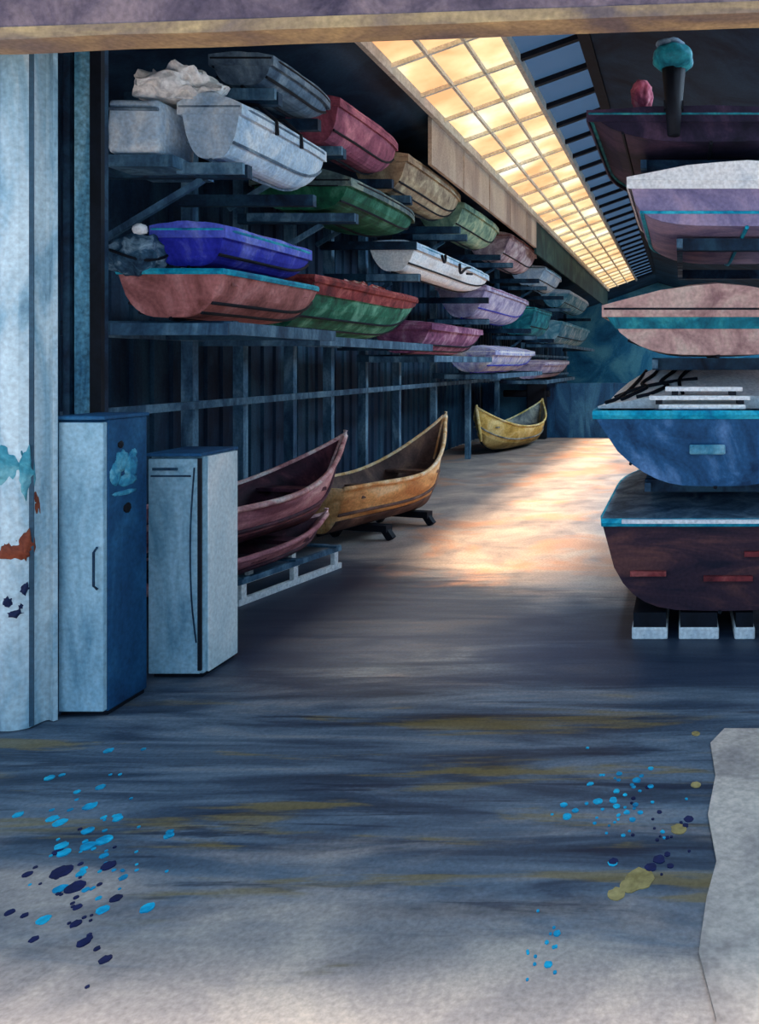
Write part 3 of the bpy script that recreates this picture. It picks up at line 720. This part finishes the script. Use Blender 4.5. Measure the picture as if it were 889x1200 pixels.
for st in ([(-.70, .3), (-.62, .42), (-.56, .6), (-.5, .85), (-.47, 1.1)], [(-.60, .32), (-.52, .4), (-.44, .5), (-.48, .64), (-.4, .8), (-.36, 1.05)], [(-.5, .3), (-.40, .34), (-.30, .5), (-.35, .6), (-.26, .8), (-.2, 1.1)], [(-.66, .5), (-.5, .52), (-.3, .56), (-.1, .6)], [(-.2, .3), (-.22, .6), (-.1, .9), (.1, 1.0)]):
    bm = BM(); tube(bm, smooth_path([(x, y, deck_z(x, y) + .01) for x, y in st], 5), .013, 6); obj('lashing', bm, M['ink'], t, smooth=True)
bm = BM(); box(bm, (-.7, .03, .37), (.7, .27, .39)); obj('stern_seat', bm, M['ink'], t)
bm = BM(); box(bm, (-.16, -.045, .2), (.06, -.015, .26)); obj('number_plate', bm, m_tealw, t, bevel=.01)
R5t, c5, zb5 = rb('brown-purple motor boat with a cyan rail at the bottom of the right stack', 705, 612, 716, 1.45, m_br, M['cyan'], None, strakes=0, flare=.78, stern=1, rail=.028, bow=.3, thwarts=0, shelf_=False)
sec, ring = hull_fn(2.9, 1.45, c5.z - zb5, bow=.3, flare=.78, stern=1)
bm = BM(); rows = []
for i in range(12):
    s = .0 + .95 * i / 11; w, zs, zk, y = sec(s)
    rows.append([Vector((w * (1 - k / 5), y, zs + .025 + .1 * min(1, i / 5) * (1 - abs(1 - k / 5) ** 2))) for k in range(11)])
loft(bm, rows, False, True, True); obj('slate_deck', bm, m_grey, R5t, solid=.015)
bm = BM(); box(bm, (-.6, -.05, c5.z - zb5 + .0), (.4, -.02, c5.z - zb5 + .022)); obj('white_edge_strip', bm, M['white'], R5t)
for x0, w_, z_ in ((-.55, .22, .22), (-.1, .3, .19), (.15, .12, .34)):
    bm = BM(); box(bm, (x0, -.03, z_), (x0 + w_, .0, z_ + .03)); obj('red_patch', bm, m_red, R5t)
# white planks on the navy boat
zt_ = zb + .392
for k, (x0, x1, y, lab) in enumerate(((-.27, .42, 5.37, 'lowest'), (-.14, .40, 5.375, 'second lowest'), (-.2, .43, 5.38, 'second highest'), (-.1, .38, 5.385, 'topmost'))):
    t = thing('plank', 'white plank stacked across the stern of the navy motor boat, the %s of four' % lab, 'plank', (0, y, zt_ + k * .055), (0, 0, .0), 'white planks on the navy boat')
    for xs in (x0 + .04, x1 - .08):
        bm = BM(); box(bm, (xs, -.08, .0005), (xs + .04, .08, .0265)); obj('spacer', bm, M['ink'], t)
    bm = BM(); box(bm, (x0, -.09, .0268), (x1, .09, .0545)); obj('board', bm, M['white'], t, bevel=.004)
# pale skid blocks under the bottom boat
for k, (xa, xb, lab) in enumerate(((740, 782, 'left'), (795, 842, 'middle'), (860, 884, 'right'))):
    a = at(xa, 738, DR + .02); b_ = at(xb, 749, DR + .02)
    t = thing('skid_block', 'white wooden skid block under the bottom boat of the right stack, the %s one' % lab, 'block', (a.x, DR + .02, 0), (0, 0, 0), 'skid blocks under the right stack')
    bm = BM(); box(bm, (0, -.02, .0), (b_.x - a.x, 2.2, .075)); obj('block', bm, M['white'], t, bevel=.01)
    bm = BM(); box(bm, (.01, -.012, .075), (b_.x - a.x - .01, 2.1, zb5 - .012)); obj('bearer', bm, M['ink'], t)
# outboard motor on the top boat
o = at(789, 132, DR - .06)
t = thing('outboard_motor', 'teal hooded outboard motor on the stern of the topmost boat at right', 'motor', o)
bm = BM(); blob(bm, (0, 0, .33), (.125, .14, .085), .12, 1.6, 3, 4); cw = obj('cowl', bm, M['teal'], t, smooth=True)
bm = BM(); blob(bm, (-.02, 0, .41), (.09, .1, .03), .15, 2, 5, 3); obj('cowl_cap', bm, m_grey, cw, smooth=True)
bm = BM(); tube(bm, [(0, 0, .26), (0, 0, .0), (0, -.01, -.14)], [.075, .05, .04], 10); obj('leg', bm, M['ink'], t, smooth=True)
bm = BM(); box(bm, (-.06, -.02, .02), (.06, .16, .07)); obj('clamp', bm, M['ink'], t)
o = at(752, 130, DR + .3)
bm = BM(); blob(bm, (0, 0, .1), (.07, .08, .1), .2, 2, 9, 4)
tag(obj('fender', bm, W_('pink_fender', [(120, 50, 70), (190, 90, 110), (230, 170, 170)], 6), smooth=True), 'pink round fender on the topmost boat at right, beside the outboard motor', 'fender').location = o

# ================================================================ PAINT SPATTER ON THE FLOOR
def drops(name, label, spots, mat, z=.002):
    bm = BM()
    for i_, (px, py, r) in enumerate(spots):
        p = flo(px, py); z += .00003; rad = .85 * r / F * p.y
        n = 14; a0 = random.random() * 6
        ring_ = [Vector((p.x + rad * (1 + .3 * noise.noise(Vector((px, py, k * .9)))) * math.cos(2 * math.pi * k / n), p.y + 1.2 * rad * (1 + .3 * noise.noise(Vector((py, px, k * .9)))) * math.sin(2 * math.pi * k / n), 0)) for k in range(n)]
        loft(bm, [[v + Vector((0, 0, z)) for v in ring_], [v + Vector((0, 0, -.001)) for v in ring_]], True, True, True)
    o = obj(name, bm, mat); return tag(o, label, 'paint', kind='stuff')
def cluster(cx, cy, sx, sy, n, rmin, rmax):
    return [(cx + random.gauss(0, sx), cy + random.gauss(0, sy), rmin + (rmax - rmin) * random.random() ** 2.5) for _ in range(n)]
M['dropc'] = wash('cyan_drops', [(0, 120, 160), (0, 160, 200), (20, 190, 220)], 9)
M['dropn'] = wash('navy_drops', [(16, 20, 60), (28, 34, 84)], 9)
M['dropo'] = wash('ochre_drops', [(140, 120, 70), (180, 156, 100)], 9)
drops('paint_spatter', 'cyan paint drops spattered on the floor at the front left', cluster(110, 990, 45, 55, 60, 2, 9) + [(122, 985, 10), (72, 992, 8), (103, 992, 9), (58, 912, 6), (138, 960, 6), (75, 1000, 8)], M['dropc'])
drops('paint_spatter', 'navy paint drops spattered on the floor at the front left', cluster(90, 1060, 26, 40, 32, 2, 8) + [(72, 1022, 13), (88, 1040, 12), (127, 1015, 9), (98, 1105, 8)], M['dropn'], .0025)
drops('paint_spatter', 'cyan paint drops spattered on the floor at the front right', cluster(725, 945, 34, 26, 48, 2, 7) + cluster(630, 1110, 16, 22, 14, 2, 6), M['dropc'])
drops('paint_spatter', 'navy paint drops spattered on the floor at the front right', cluster(770, 985, 22, 30, 22, 2, 9), M['dropn'], .0025)
drops('paint_spatter', 'ochre paint blots on the floor at the front right', [(750, 1030, 20), (738, 1038, 14), (795, 972, 11), (722, 1048, 12), (815, 920, 7), (815, 860, 6)], M['dropo'], .0022)

# ================================================================ LIGHT
w = bpy.data.worlds.new('World'); S.world = w; w.use_nodes = True
bg = w.node_tree.nodes['Background']; bg.inputs['Color'].default_value = (.34, .55, .80, 1); bg.inputs['Strength'].default_value = 1.15
sl = bpy.data.lights.new('sun', 'SUN'); sl.energy = 25; sl.angle = math.radians(11); sl.color = (1, .97, .92)
so = bpy.data.objects.new('sun', sl); COL.objects.link(so)
so.rotation_euler = Vector((.10, -.22, -1)).to_track_quat('-Z', 'Y').to_euler()

cam = bpy.data.cameras.new('camera'); co = bpy.data.objects.new('camera', cam); COL.objects.link(co)
cam.sensor_fit = 'AUTO'; cam.sensor_width = 36
cam.lens = 36 * F / 1200
cam.shift_x = (444.5 - VX) / 1200; cam.shift_y = (VY - 600) / 1200
cam.clip_start = .05; cam.clip_end = 200
co.location = (0, 0, EYE); co.rotation_euler = (math.pi / 2, 0, 0)
S.camera = co
vs = S.view_settings
vs.view_transform = 'Standard'; vs.look = 'None'; vs.gamma = 1; vs.exposure = .3; vs.use_curve_mapping = False
